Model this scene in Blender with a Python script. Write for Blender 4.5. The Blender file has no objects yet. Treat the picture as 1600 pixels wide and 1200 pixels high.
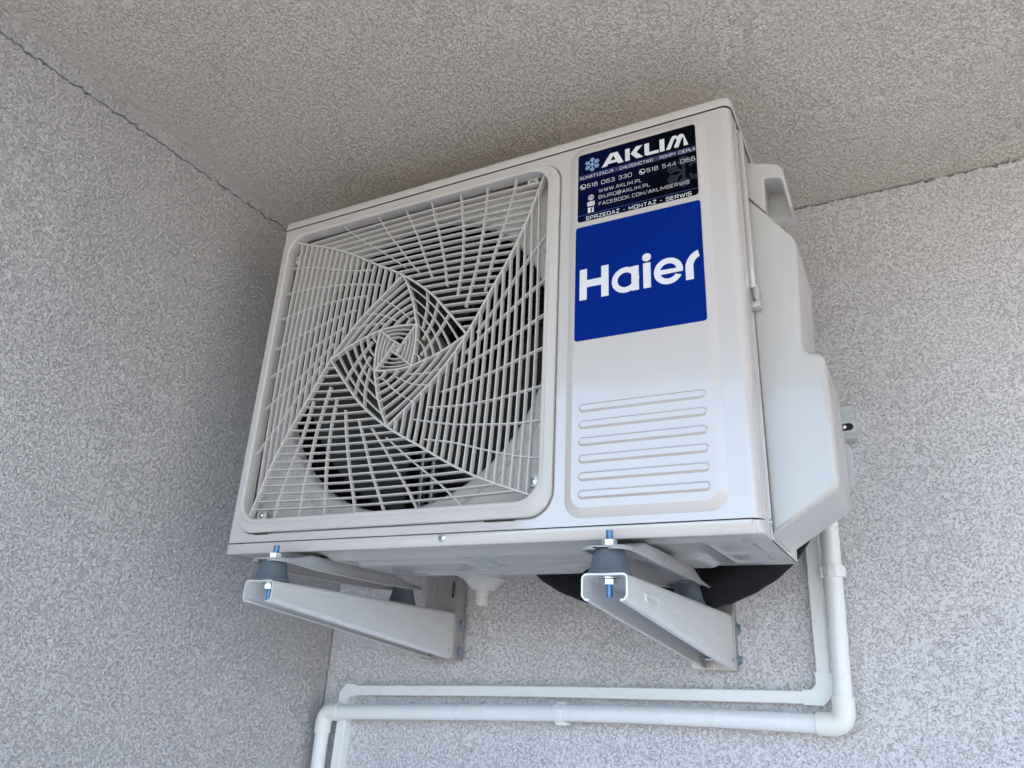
import bpy, bmesh, math, random
from mathutils import Vector, Matrix, noise
random.seed(7)
S = bpy.context.scene
COL = S.collection
PI = math.pi
R = math.radians

# ------------------------------------------------------------------ camera, sky, sun, exposure
cam = bpy.data.cameras.new('camera')
cam.sensor_width = 36.0
cam.lens = 1190.244 * 36 / 1600
cam.shift_x = -5.297 / 1600
cam.shift_y = -39.946 / 1600
cam.clip_start = 0.02
cam.clip_end = 2000
co = bpy.data.objects.new('camera', cam)
co.location = (0.95023, -0.84754, -0.15617)
co.rotation_euler = (1.969623, -0.044758, 0.479592)
COL.objects.link(co)
S.camera = co

SUN_EL, SUN_AZ = R(50), R(20)          # the sun stands behind the building (towards +y)
w = bpy.data.worlds.new('World'); S.world = w; w.use_nodes = True
nt = w.node_tree
for n in list(nt.nodes): nt.nodes.remove(n)
sky = nt.nodes.new('ShaderNodeTexSky'); sky.sky_type = 'NISHITA'; sky.sun_disc = False
sky.sun_elevation = SUN_EL; sky.sun_rotation = SUN_AZ
sky.air_density = 1.0; sky.dust_density = 2.5; sky.ozone_density = 1.0
bg = nt.nodes.new('ShaderNodeBackground'); bg.inputs['Strength'].default_value = 0.15
wo = nt.nodes.new('ShaderNodeOutputWorld')
nt.links.new(sky.outputs[0], bg.inputs[0]); nt.links.new(bg.outputs[0], wo.inputs[0])
sl = bpy.data.lights.new('sun', 'SUN'); sl.energy = 2.0; sl.angle = R(0.5); sl.color = (1, .95, .87)
so = bpy.data.objects.new('sun', sl); COL.objects.link(so)
sd = Vector((math.sin(SUN_AZ) * math.cos(SUN_EL), math.cos(SUN_AZ) * math.cos(SUN_EL), math.sin(SUN_EL)))
so.rotation_euler = sd.to_track_quat('Z', 'Y').to_euler()
so.location = (0, 3, 6)
S.view_settings.view_transform = 'Standard'
S.view_settings.look = 'None'
S.view_settings.exposure = 2.61
S.view_settings.gamma = 1.0
S.view_settings.use_curve_mapping = False

# ------------------------------------------------------------------ node helpers and materials
class NB:
    def __init__(s, name):
        s.m = bpy.data.materials.new(name); s.m.use_nodes = True
        s.t = s.m.node_tree; s.b = s.t.nodes['Principled BSDF']
        s.geo = None
    def n(s, typ, **kw):
        nd = s.t.nodes.new(typ)
        for k, v in kw.items():
            if k.startswith('i_'):
                nd.inputs[k[2:].replace('_', ' ')].default_value = v
            else: setattr(nd, k, v)
        return nd
    def l(s, a, b): s.t.links.new(a, b)
    def pos(s):
        if not s.geo: s.geo = s.n('ShaderNodeNewGeometry')
        return s.geo.outputs['Position']
    def noise(s, scale, detail=2, rough=.5, dist=0., vec=None, mul=None):
        nd = s.n('ShaderNodeTexNoise'); nd.inputs['Scale'].default_value = scale
        nd.inputs['Detail'].default_value = detail; nd.inputs['Roughness'].default_value = rough
        nd.inputs['Distortion'].default_value = dist
        v = vec or s.pos()
        if mul:
            mp = s.n('ShaderNodeMapping'); mp.inputs['Scale'].default_value = mul; s.l(v, mp.inputs[0]); v = mp.outputs[0]
        s.l(v, nd.inputs['Vector']); return nd.outputs['Fac']
    def vor(s, scale, vec=None, feature='F1', rnd=1.):
        nd = s.n('ShaderNodeTexVoronoi', feature=feature); nd.inputs['Scale'].default_value = scale
        nd.inputs['Randomness'].default_value = rnd
        s.l(vec or s.pos(), nd.inputs['Vector']); return nd.outputs['Distance']
    def math(s, op, a, b=None, c=None):
        nd = s.n('ShaderNodeMath', operation=op)
        for i, v in enumerate((a, b, c)):
            if v is None: continue
            if isinstance(v, (int, float)): nd.inputs[i].default_value = v
            else: s.l(v, nd.inputs[i])
        return nd.outputs[0]
    def ramp(s, fac, lo, hi, a=0., b=1.):
        nd = s.n('ShaderNodeMapRange', interpolation_type='SMOOTHSTEP')
        s.l(fac, nd.inputs[0])
        for i, v in zip((1, 2, 3, 4), (lo, hi, a, b)): nd.inputs[i].default_value = v
        return nd.outputs[0]
    def mix(s, fac, a, b):
        nd = s.n('ShaderNodeMix', data_type='RGBA')
        if isinstance(fac, (int, float)): nd.inputs[0].default_value = fac
        else: s.l(fac, nd.inputs[0])
        for i, v in ((6, a), (7, b)):
            if isinstance(v, tuple): nd.inputs[i].default_value = (*v, 1)
            else: s.l(v, nd.inputs[i])
        return nd.outputs[2]
    def bump(s, h, strength, dist, prev=None):
        nd = s.n('ShaderNodeBump'); nd.inputs['Strength'].default_value = strength
        nd.inputs['Distance'].default_value = dist; s.l(h, nd.inputs['Height'])
        if prev: s.l(prev, nd.inputs['Normal'])
        return nd.outputs[0]
    def out(s, col=None, rough=None, metal=0., nrm=None, spec=None, coat=None):
        b = s.b
        if col is not None:
            if isinstance(col, tuple): b.inputs['Base Color'].default_value = (*col, 1)
            else: s.l(col, b.inputs['Base Color'])
        if rough is not None:
            if isinstance(rough, (int, float)): b.inputs['Roughness'].default_value = rough
            else: s.l(rough, b.inputs['Roughness'])
        b.inputs['Metallic'].default_value = metal
        if nrm is not None: s.l(nrm, b.inputs['Normal'])
        if spec is not None: b.inputs['Specular IOR Level'].default_value = spec
        if coat: b.inputs['Coat Weight'].default_value = coat[0]; b.inputs['Coat Roughness'].default_value = coat[1]
        return s.m

def m_stucco(name, base, crev_shade, crev_shade_amt, scale=1., bumpd=.0014, pore=.5):
    n = NB(name)
    warp = n.n('ShaderNodeTexNoise'); warp.inputs['Scale'].default_value = 150 * scale; warp.inputs['Detail'].default_value = 1
    n.l(n.pos(), warp.inputs['Vector'])
    va = n.n('ShaderNodeVectorMath', operation='MULTIPLY_ADD')
    n.l(warp.outputs['Color'], va.inputs[0]); va.inputs[1].default_value = (.006 / scale,) * 3; n.l(n.pos(), va.inputs[2])
    wv = va.outputs[0]
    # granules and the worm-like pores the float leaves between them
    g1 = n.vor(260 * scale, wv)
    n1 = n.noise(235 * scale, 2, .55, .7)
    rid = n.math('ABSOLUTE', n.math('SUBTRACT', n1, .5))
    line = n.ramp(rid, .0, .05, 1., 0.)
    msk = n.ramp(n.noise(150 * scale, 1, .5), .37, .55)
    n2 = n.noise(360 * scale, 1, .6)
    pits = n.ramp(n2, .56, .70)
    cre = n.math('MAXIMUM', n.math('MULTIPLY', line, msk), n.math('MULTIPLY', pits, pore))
    grain = n.math('SUBTRACT', 1., n.math('MULTIPLY', g1, 1.3))
    lump = n.noise(75 * scale, 2, .5)
    h = n.math('SUBTRACT', n.math('ADD', n.math('MULTIPLY', grain, .45), n.math('MULTIPLY', lump, .9)), n.math('MULTIPLY', cre, .75))
    big = n.noise(3.1, 3, .55)
    fine = n.noise(420, 1, .5)
    c1 = n.mix(n.ramp(big, .35, .65), tuple(x * .94 for x in base), base)
    c2 = n.mix(n.ramp(fine, .3, .7, 0., 1.), c1, n.mix(.5, c1, tuple(min(1, x * 1.08) for x in base)))
    c3 = n.mix(n.math('MULTIPLY', cre, crev_shade_amt), c2, crev_shade)  # occlusion shade of the crevices and pits, painted into the base colour
    bn = n.bump(h, 1.0, bumpd)
    bn = n.bump(n.noise(900, 2, .6), .5, .0003, bn)
    return n.out(c3, .92, nrm=bn, spec=.25)

M = {}
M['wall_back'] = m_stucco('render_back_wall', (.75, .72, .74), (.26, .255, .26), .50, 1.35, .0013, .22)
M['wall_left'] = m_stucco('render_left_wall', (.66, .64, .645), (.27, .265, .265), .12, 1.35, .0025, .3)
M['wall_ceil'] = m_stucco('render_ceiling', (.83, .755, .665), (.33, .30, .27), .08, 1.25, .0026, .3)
n = NB('crack_core'); M['core'] = n.out((.10, .095, .09), .95)

def m_paint(name, col, rough=.28, peel=.00006, coat=None, dirt=.05):
    n = NB(name)
    d = n.noise(9, 4, .6)
    c = n.mix(n.ramp(d, .45, .8, 0, dirt * 2), col, tuple(x * .72 for x in col))
    sp = n.ramp(n.noise(520, 1, .5), .76, .80)
    c = n.mix(n.math('MULTIPLY', sp, .35), c, tuple(x * .45 for x in col))
    r = n.ramp(n.noise(14, 3, .6), .3, .7, rough - .03, rough + .05)
    return n.out(c, r, nrm=n.bump(n.noise(190, 2, .5), .6, peel), coat=coat)
M['paint'] = m_paint('ivory_powder_coat', (.60, .565, .555), .17, .00006, coat=(.8, .07))
M['grille'] = m_paint('ivory_plastic', (.60, .57, .55), .36, .00004)
M['cover'] = m_paint('ivory_moulded_plastic', (.54, .515, .50), .16, .00003, coat=(.3, .08))
M['pan'] = m_paint('base_pan_coating', (.42, .415, .41), .12, .00012, dirt=.12)
M['foot'] = m_paint('foot_coating', (.42, .42, .43), .35, .0001, dirt=.15)
M['pvc'] = m_paint('white_pvc', (.84, .845, .85), .28, .00003, dirt=.03)
M['pvc_fit'] = m_paint('white_pvc_fitting', (.84, .83, .79), .33, .00003, dirt=.03)
M['nozzle'] = m_paint('drain_plastic', (.52, .49, .46), .45, .00004)

def m_metal(name, col, rough, metal, streak=(3, 3, 60), amt=.12, br=.0001):
    n = NB(name)
    s = n.noise(14, 4, .6, mul=streak)
    c = n.mix(n.ramp(s, .3, .75, 0, 1), col, tuple(x * (1 - amt) for x in col))
    spot = n.ramp(n.noise(38, 3, .6), .66, .76, 0, .35)
    c = n.mix(spot, c, tuple(x * .62 for x in col))
    r = n.ramp(s, .2, .8, rough - .06, rough + .1)
    return n.out(c, r, metal, n.bump(n.noise(260, 2, .6), .4, br))
M['arm'] = m_metal('coated_aluminium', (.76, .76, .77), .34, .20, (60, 2, 60))
M['plate'] = m_metal('brushed_aluminium', (.50, .49, .48), .36, .65, (70, 70, 2), .25)
M['rail'] = m_metal('galvanised_steel', (.66, .67, .67), .36, .35)
M['zinc'] = m_metal('zinc_plating', (.70, .74, .78), .20, .95, (20, 20, 20), .1)
M['blue_zinc'] = m_metal('blue_zinc_thread', (.34, .52, .72), .24, .95, (20, 20, 20), .1)
M['bolt_steel'] = m_metal('bolt_steel', (.40, .48, .56), .28, .8, (20, 20, 20), .1)
n = NB('grey_rubber'); M['rubber'] = n.out(n.mix(n.ramp(n.noise(30, 3), .3, .7), (.09, .115, .145), (.12, .15, .18)), .6, nrm=n.bump(n.noise(300, 2), .5, .0002))
n = NB('black_foam'); M['foam'] = n.out(n.mix(n.noise(60, 3), (.008, .009, .011), (.018, .018, .022)), .8, nrm=n.bump(n.noise(160, 3), .6, .001), spec=.2)
n = NB('coil_fins')
fz = n.math('SINE', n.math('MULTIPLY', n.math('ADD', n.math('MULTIPLY', n.noise(2, 0), 0.), 1.), 1.))
M['coil'] = n.out(n.mix(n.noise(40, 2), (.012, .014, .020), (.03, .032, .04)), .5, .3)
n = NB('fan_plastic'); M['fan'] = n.out(n.mix(n.noise(12, 3), (.10, .10, .060), (.14, .14, .09)), .42)
n = NB('blade_plastic'); M['blade'] = n.out(n.mix(n.noise(12, 3), (.014, .015, .012), (.022, .023, .017)), .45, spec=.3)
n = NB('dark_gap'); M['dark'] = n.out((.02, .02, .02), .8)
n = NB('motor_metal'); M['motor'] = n.out((.35, .37, .40), .35, .6)

def flat(name, col, rough=.25):
    n = NB(name); return n.out(col, rough)
M['print_white'] = flat('print_white', (.78, .79, .84), .35)
M['print_pale'] = flat('print_pale_blue', (.30, .48, .80), .35)
M['print_line'] = flat('print_line_blue', (.06, .10, .38), .35)
M['print_faint'] = flat('print_faint_blue', (.006, .011, .030), .3)
M['print_navy'] = flat('print_navy', (.008, .018, .085), .3)
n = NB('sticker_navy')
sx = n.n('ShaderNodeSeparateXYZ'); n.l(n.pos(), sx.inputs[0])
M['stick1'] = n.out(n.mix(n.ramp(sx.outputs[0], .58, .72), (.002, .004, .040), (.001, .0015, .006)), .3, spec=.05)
n = NB('sticker_blue')
M['stick2'] = n.out(n.mix(n.noise(20, 3), (.0015, .020, .215), (.002, .023, .23)), .3, spec=.03)

# ------------------------------------------------------------------ geometry helpers
TH = -0.0192508                       # the walls are turned a little against the unit
CT, ST = math.cos(TH), math.sin(TH)
def rv(p): return (CT * p[0] - ST * p[1], ST * p[0] + CT * p[1], p[2])

def mesh(name, V, F, mat, sharp=35, smooth=True):
    me = bpy.data.meshes.new(name)
    me.from_pydata([tuple(v) for v in V], [], F)
    bm = bmesh.new(); bm.from_mesh(me)
    bmesh.ops.recalc_face_normals(bm, faces=bm.faces)
    bm.to_mesh(me); bm.free()
    if smooth:
        me.shade_smooth(); me.set_sharp_from_angle(angle=R(sharp))
    mats = mat if isinstance(mat, (list, tuple)) else [mat]
    for m in mats: me.materials.append(m)
    return me
def link(name, me, parent=None):
    o = bpy.data.objects.new(name, me); COL.objects.link(o)
    if parent is not None:
        o.parent = parent
    return o
def base_of(o):
    b = Vector((0, 0, 0))
    while o is not None:
        b += o.location; o = o.parent
    return b
def obj(name, V, F, mat, parent=None, room=False, sharp=35, smooth=True, origin=None):
    if room: V = [rv(v) for v in V]
    b = base_of(parent) if parent is not None else Vector((0, 0, 0))
    og = Vector(origin) if origin is not None else b
    V = [(v[0] - og[0], v[1] - og[1], v[2] - og[2]) for v in V]
    o = link(name, mesh(name, V, F, mat, sharp, smooth), parent)
    o.location = og - b
    return o
def tag(o, label=None, cat=None, group=None, kind=None):
    if label: o['label'] = label
    if cat: o['category'] = cat
    if group: o['group'] = group
    if kind: o['kind'] = kind
    return o
def thing(name, loc, label, cat, group=None):
    o = bpy.data.objects.new(name, None); COL.objects.link(o); o.location = loc
    o.empty_display_size = .05
    return tag(o, label, cat, group)

class G:
    """collects vertices and faces of one mesh"""
    def __init__(s): s.V = []; s.F = []
    def add(s, V, F):
        k = len(s.V); s.V += [tuple(v) for v in V]; s.F += [tuple(i + k for i in f) for f in F]; return s
    def bm(s, b):
        b.verts.index_update(); k = len(s.V)
        s.V += [tuple(v.co) for v in b.verts]; s.F += [tuple(v.index + k for v in f.verts) for f in b.faces]; b.free(); return s
    def box(s, x0, x1, y0, y1, z0, z1, bev=0., seg=2):
        b = bmesh.new(); bmesh.ops.create_cube(b, size=1)
        for v in b.verts:
            v.co = ((x0 + x1) / 2 + v.co.x * (x1 - x0), (y0 + y1) / 2 + v.co.y * (y1 - y0), (z0 + z1) / 2 + v.co.z * (z1 - z0))
        if bev: bmesh.ops.bevel(b, geom=b.edges[:], offset=bev, segments=seg, profile=.5, affect='EDGES')
        return s.bm(b)
    def loft(s, rings, cap0=False, cap1=False, close=True):
        n = len(rings[0]); k = len(s.V)
        for r in rings: s.V += [tuple(p) for p in r]
        for i in range(len(rings) - 1):
            for j in range(n if close else n - 1):
                a = k + i * n + j; b = k + i * n + (j + 1) % n
                s.F.append((a, b, b + n, a + n))
        if cap0: s.F.append(tuple(k + j for j in range(n))[::-1])
        if cap1: s.F.append(tuple(k + (len(rings) - 1) * n + j for j in range(n)))
        return s
    def lathe(s, prof, c, axis='Z', n=24, cap=True):
        rings = []
        for r, h in prof:
            ring = []
            for i in range(n):
                a = 2 * PI * i / n; u, v = r * math.cos(a), r * math.sin(a)
                ring.append({'Z': (c[0] + u, c[1] + v, c[2] + h), 'Y': (c[0] + u, c[1] + h, c[2] + v), 'X': (c[0] + h, c[1] + u, c[2] + v)}[axis])
            rings.append(ring)
        return s.loft(rings, cap, cap)
    def tube(s, pts, r, n=16, cap=True, rr=None):
        pts = [Vector(p) for p in pts]; rings = []
        t0 = (pts[1] - pts[0]).normalized()
        up = Vector((0, 0, 1)) if abs(t0.z) < .9 else Vector((0, 1, 0))
        u = t0.cross(up).normalized()
        for i, p in enumerate(pts):
            t = (pts[min(i + 1, len(pts) - 1)] - pts[max(i - 1, 0)]).normalized()
            u = (u - t * u.dot(t)).normalized(); v = t.cross(u)
            q = rr[i] if rr else r
            rings.append([p + (u * math.cos(2 * PI * k / n) + v * math.sin(2 * PI * k / n)) * q for k in range(n)])
        return s.loft(rings, cap, cap)
    def obj(s, name, mat, parent=None, **kw): return obj(name, s.V, s.F, mat, parent, **kw)

def rrect(x0, x1, z0, z1, r, y, k=6):
    pts = []
    for cx, cz, a0 in ((x1 - r, z1 - r, 0), (x0 + r, z1 - r, 90), (x0 + r, z0 + r, 180), (x1 - r, z0 + r, 270)):
        for i in range(k + 1):
            a = R(a0 + 90 * i / k); pts.append((cx + r * math.cos(a), y, cz + r * math.sin(a)))
    return pts
def fill(loops):
    """planar face between an outer loop and holes"""
    b = bmesh.new(); es = []
    for lp in loops:
        vs = [b.verts.new(p) for p in lp]
        for i in range(len(vs)): es.append(b.edges.new((vs[i], vs[(i + 1) % len(vs)])))
    bmesh.ops.triangle_fill(b, use_beauty=True, use_dissolve=False, edges=es)
    b.verts.index_update()
    V = [tuple(v.co) for v in b.verts]; F = [tuple(v.index for v in f.verts) for f in b.faces]; b.free()
    return V, F
def plate_y(outer, holes, y0, y1):
    """plate with holes: outlines as (x, z) lists, thickness from y0 to y1"""
    g = G()
    for y in (y0, y1): g.add(*fill([[(p[0], y, p[1]) for p in lp] for lp in [outer] + holes]))
    for lp in [outer] + holes: g.loft([[(p[0], y0, p[1]) for p in lp], [(p[0], y1, p[1]) for p in lp]])
    return g
def interp(tab, x):
    if x <= tab[0][0]: return tab[0][1]
    for (a, b), (c, d) in zip(tab, tab[1:]):
        if x <= c: return b + (d - b) * (x - a) / (c - a)
    return tab[-1][1]
def smooth(pts, k=6):
    """Catmull-Rom through the points"""
    P = [Vector(p) for p in pts]; out = []
    P = [P[0] * 2 - P[1]] + P + [P[-1] * 2 - P[-2]]
    for i in range(1, len(P) - 2):
        for j in range(k):
            t = j / k; a, b, c, d = P[i - 1:i + 3]
            out.append(.5 * ((2 * b) + (c - a) * t + (2 * a - 5 * b + 4 * c - d) * t * t + (3 * b - a - 3 * c + d) * t ** 3))
    out.append(P[-2]); return out
def ribbon(P, w):
    """offset a 2D polyline to both sides with mitred joints -> left, right lists"""
    P = [Vector((p[0], p[1])) for p in P]; L = []; Rr = []; closed = (P[0] - P[-1]).length < 1e-7 and len(P) > 2
    n = len(P)
    for i, p in enumerate(P):
        if closed:
            a = P[i - 1] if i > 0 else P[n - 2]; b = P[i + 1] if i < n - 1 else P[1]
        else:
            a = P[max(i - 1, 0)]; b = P[min(i + 1, n - 1)]
        d1 = (p - a); d2 = (b - p)
        if d1.length < 1e-9: d1 = d2
        if d2.length < 1e-9: d2 = d1
        d1 = d1.normalized(); d2 = d2.normalized()
        t = (d1 + d2)
        t = t.normalized() if t.length > 1e-6 else d1
        nn = Vector((-t.y, t.x)); c = max(.5, nn.dot(Vector((-d1.y, d1.x))))
        L.append(p + nn * w / 2 / c); Rr.append(p - nn * w / 2 / c)
    return L, Rr

# ------------------------------------------------------------------ the rendered walls and the ceiling
YW, XL, ZCR = .46, -.1687, .7085
YE = -1.36                              # outer edge of the ceiling slab
def jag(n, amp, seed, f=40.):
    return [amp * (.8 * noise.noise((i * .11, seed, 0)) + .7 * noise.noise((i * .43, seed + 5, 0)) + .6 * noise.noise((i * 1.37, seed + 9, 0))) for i in range(n)]
def ceil_z(x, y):
    zb = interp([(-.4, .728), (-.1687, .7225), (.1, .709), (.45, .692), (.81, .6775), (1.2, .6742), (6, .670)], x)
    return zb + (.46 - y) * interp([(-.2, .0255), (1.2, .013), (6, .012)], x) + .001 * noise.noise((x * 3, y * 3, 1))
# left wall: a slab whose top edge (the open joint) and rear edge are broken off unevenly
N = 420
path = jag(N, .0085, 3.)
wid = [.0015 + .0011 * max(-1, min(1, 2.2 * noise.noise((i * .19, 31., 0)) + 1.2 * noise.noise((i * .9, 37., 0)))) for i in range(N)]
top = [(YE + (YW - .0038 - YE) * i / (N - 1), ZCR - w_ + j) for i, (j, w_) in enumerate(zip(path, wid))]
N2 = 320
rear = [(YW - .0046 + j, ZCR - .004 - (ZCR + 1.8) * i / (N2 - 1) * 1.) for i, j in enumerate(jag(N2, .0045, 5.))]
poly = top + rear[1:] + [(YE, -1.8)]
V, F = fill([[(XL, p[0], p[1]) for p in poly]])
g = G().add(V, F).loft([[(XL, p[0], p[1]) for p in poly], [(XL - .03, p[0], p[1]) for p in poly]])
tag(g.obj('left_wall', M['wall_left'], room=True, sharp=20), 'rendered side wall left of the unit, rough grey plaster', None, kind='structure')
# strip of render above the joint, up to the ceiling
N = 420
bot = [(YE + (YW - .002 - YE) * i / (N - 1), ZCR + w_ + j) for i, (j, w_) in enumerate(zip(path, wid))]
topb = [(YW - .002 - (YW - .002 - YE) * i / 60, ceil_z(XL, YW - .002 - (YW - .002 - YE) * i / 60) + .004) for i in range(61)]
poly = bot + topb
x1 = XL + .0015
V, F = fill([[(x1, p[0], p[1]) for p in poly]])
g = G().add(V, F).loft([[(x1, p[0], p[1]) for p in poly], [(x1 - .03, p[0], p[1]) for p in poly]])
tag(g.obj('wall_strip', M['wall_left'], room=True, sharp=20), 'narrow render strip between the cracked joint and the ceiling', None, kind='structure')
# back wall with an uneven top edge under the ceiling
N = 1200
topw = [(XL - .02 + (2.4 - XL + .02) * i / (N - 1), 0) for i in range(N)]
jg = jag(N, .0055, 8.)
topw = [(x, ceil_z(x, YW) - .0038 + j) for (x, _), j in zip(topw, jg)] + [(6, ceil_z(6, YW) - .003)]
poly = topw + [(6, -1.8), (XL - .02, -1.8)]
V, F = fill([[(p[0], YW, p[1]) for p in poly]])
g = G().add(V, F).loft([[(p[0], YW, p[1]) for p in poly], [(p[0], YW + .03, p[1]) for p in poly]])
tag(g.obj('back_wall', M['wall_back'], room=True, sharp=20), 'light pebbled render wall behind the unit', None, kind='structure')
# ceiling slab
g = G(); nx, ny = 60, 24; xs = [-.30 + 6.3 * (i / nx) ** 1.5 for i in range(nx + 1)]
V = []
for x in xs:
    for j in range(ny + 1):
        y = YE + (YW + .02 - YE) * j / ny; V.append((x, y, ceil_z(x, y)))
F = [(i * (ny + 1) + j, i * (ny + 1) + j + 1, (i + 1) * (ny + 1) + j + 1, (i + 1) * (ny + 1) + j) for i in range(nx) for j in range(ny)]
g.add(V, F)
fr = [(x, YE, ceil_z(x, YE)) for x in xs]
g.loft([fr, [(x, YE, 1.0) for x in xs], [(x, YW + .3, 1.0) for x in xs]], close=False)
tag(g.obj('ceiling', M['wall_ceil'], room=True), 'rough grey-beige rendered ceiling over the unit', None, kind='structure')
# masonry core behind the plaster, seen only as the dark of the joints; blocks the sun
g = G().box(XL - .35, XL - .03, YE, YW + .03, -1.8, 1.02).box(XL - .35, 6, YW + .03, YW + .35, -1.8, 1.02)
tag(g.obj('masonry_wall', M['core'], room=True, smooth=False), kind='structure')
n = NB('paving'); sqn = n.noise(1.2, 4, .6)
gm = n.out(n.mix(sqn, (.64, .58, .50), (.56, .51, .44)), .9)
n = NB('terrain'); gm2 = n.out(n.mix(n.noise(.15, 5, .6), (.17, .155, .10), (.30, .26, .20)), .95)
g = G().box(-8, 14, -3.0, YW, -1.86, -1.8)
tag(g.obj('paving', gm, smooth=False), kind='structure')
g = G().add([(-900, -900, -1.88), (900, -900, -1.88), (900, 900, -1.88), (-900, 900, -1.88)], [(0, 1, 2, 3)])
tag(g.obj('ground', gm2, smooth=False), kind='structure')

# ------------------------------------------------------------------ the outdoor unit
U = thing('air_conditioner', (.4, .12, 0), 'white outdoor air conditioner with spiral fan grille and two blue stickers, on wall brackets', 'air conditioner')
W, D, H = .80, .235, .592
ZP0, ZP1 = .0165, .5755
GX0, GX1, GZ0, GZ1 = .0145, .5505, .0295, .5615           # outer edge of the grille frame
def arc(cx, cy, r, a0, a1, k):
    return [(cx + r * math.cos(R(a0 + (a1 - a0) * i / k)), cy + r * math.sin(R(a0 + (a1 - a0) * i / k))) for i in range(k + 1)]
# front panel: sheet with two openings, rolled corners, the raised service field with six bars
holeA = rrect(GX0 - .003, GX1 + .003, GZ0 - .003, GZ1 + .003, .037, 0)
embO = rrect(.5668, .7668, .0256, .572, .022, 0)
g = G()
g.add(*fill([[(.006, 0, ZP0), (.788, 0, ZP0), (.788, 0, ZP1), (.006, 0, ZP1)], holeA, embO]))
g.loft([holeA, rrect(GX0 - .001, GX1 + .001, GZ0 - .001, GZ1 + .001, .035, .0012), rrect(GX0, GX1, GZ0, GZ1, .034, .006)])
embs = [embO, rrect(.5680, .7656, .0268, .5708, .021, -.0006), rrect(.5755, .7580, .0362, .5635, .017, -.0036), rrect(.5768, .7565, .0376, .5620, .016, -.004)]
g.loft(embs)
bars = []
for i in range(6):
    zc = .1637 - i * .02208
    b0 = rrect(.5862, .7492, zc - .0062, zc + .0062, .006, -.004, 4)
    bars.append(b0)
    g.loft([b0, rrect(.5870, .7484, zc - .0054, zc + .0054, .0053, -.0043, 4), rrect(.5888, .7466, zc - .0036, zc + .0036, .0035, -.0070, 4),
            rrect(.5894, .7460, zc - .0030, zc + .0030, .0029, -.0074, 4)], cap1=True)
g.add(*fill([embs[-1]] + bars))
for cp in ([(0, .036)] + arc(.006, .006, .006, 180, 270, 5), arc(.788, .012, .012, 270, 360, 8) + [(.8, .036)]):
    g.loft([[(x, y, ZP0) for x, y in cp], [(x, y, ZP1) for x, y in cp]], close=False)
# folded edges at top and bottom
full = [(0, .036)] + arc(.006, .006, .006, 180, 270, 5) + arc(.788, .012, .012, 270, 360, 8) + [(.8, .036)]
for z, dz in ((ZP0, 1), (ZP1, -1)):
    g.loft([[(x, y, z) for x, y in full], [(.4 + (x - .4) * .995, y + .003, z + dz * .0005) for x, y in full]], close=False)
g.obj('front_panel', M['paint'], U, sharp=16)
# lower lip of the base pan, with a short bevelled return at its right end
g = G()
lp = [(-.0005, .05), (-.0005, .006)] + arc(.005, .0065, .006, 190, 270, 4) + [(.7885, .0005), (.7895, .002), (.792, .0035)] + arc(.789, .014, .0115, 290, 360, 6) + [(.8005, .05)]
g.loft([[(x, y + .002, .0158) for x, y in lp], [(x, y, .0146) for x, y in lp], [(x, y, .0012) for x, y in lp], [(x, y + .0012, 0) for x, y in lp], [(x * .99 + .004, y + .005, 0) for x, y in lp]], close=False)
g.obj('lower_lip', M['paint'], U, sharp=50)
# base pan seen from below: flange at z = 0 with a stamped bulge, beads and pads
def ss(a, b, x):
    t = max(0, min(1, (x - a) / (b - a))); return t * t * (3 - 2 * t)
def bx(x, y, x0, x1, y0, y1, e): return ss(x0 - e, x0 + e, x) * ss(-x1 - e, -x1 + e, -x) * ss(y0 - e, y0 + e, y) * ss(-y1 - e, -y1 + e, -y)
def pan_z(x, y):
    z = .0005
    z -= .0105 * bx(x, y, .175, .60 - .10 * ss(.1, .22, y), .022, .215, .012)
    z -= .005 * bx(x, y, .22, .40, .045, .12, .003)
    z += .006 * bx(x, y, .43, .54, .04, .085, .006)
    z -= .003 * bx(x, y, .25, .52, .14, .19, .003) - .0025 * bx(x, y, .27, .50, .150, .165, .002)
    z += .006 * bx(x, y, .415, .425, .04, .13, .003)
    z -= .003 * bx(x, y, .66, .77, .024, .034, .003)
    z -= .0028 * bx(x, y, .725, .785, .045, .20, .002) - .0022 * bx(x, y, .730, .780, .05, .12, .002) - .0022 * bx(x, y, .730, .780, .13, .195, .002)
    z -= .006 * bx(x, y, .60, .70, .13, .22, .008)
    d = math.hypot(x - .635, y - .10); z -= .0035 * (1 - ss(.014, .017, d))
    d = math.hypot(x - .335, y - .205); z -= .004 * (1 - ss(.03, .036, d))
    d = math.hypot(x - .53, y - .115); z += .003 * (1 - ss(.015, .02, d))
    return z
nx, ny = 260, 80
V = [(.001 + .798 * i / nx, .004 + (D - .004) * j / ny, pan_z(.8 * i / nx, D * j / ny)) for i in range(nx + 1) for j in range(ny + 1)]
F = [(i * (ny + 1) + j, i * (ny + 1) + j + 1, (i + 1) * (ny + 1) + j + 1, (i + 1) * (ny + 1) + j) for i in range(nx) for j in range(ny)]
obj('base_pan', V, F, M['pan'], U, sharp=175)
# side and rear sheets
g = G()
def body(x0, x1, y0, y1, z0, z1): g.add([(x0, y0, z0), (x1, y0, z0), (x1, y1, z0), (x0, y1, z0), (x0, y0, z1), (x1, y0, z1), (x1, y1, z1), (x0, y1, z1)], [(0, 3, 7, 4), (1, 2, 6, 5), (2, 3, 7, 6)])
sp = [(.7985, .037), (.8002, .0385), (.8002, .0425), (.7962, .0435), (.7962, .0570), (.8002, .0580), (.8002, .066), (.7992, .0675), (.7992, D), (.001, D), (.001, .037)]
g.loft([[(x, y, .002) for x, y in sp], [(x, y, .577) for x, y in sp]], close=False)
g.obj('side_panel', M['paint'], U, sharp=25)
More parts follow.
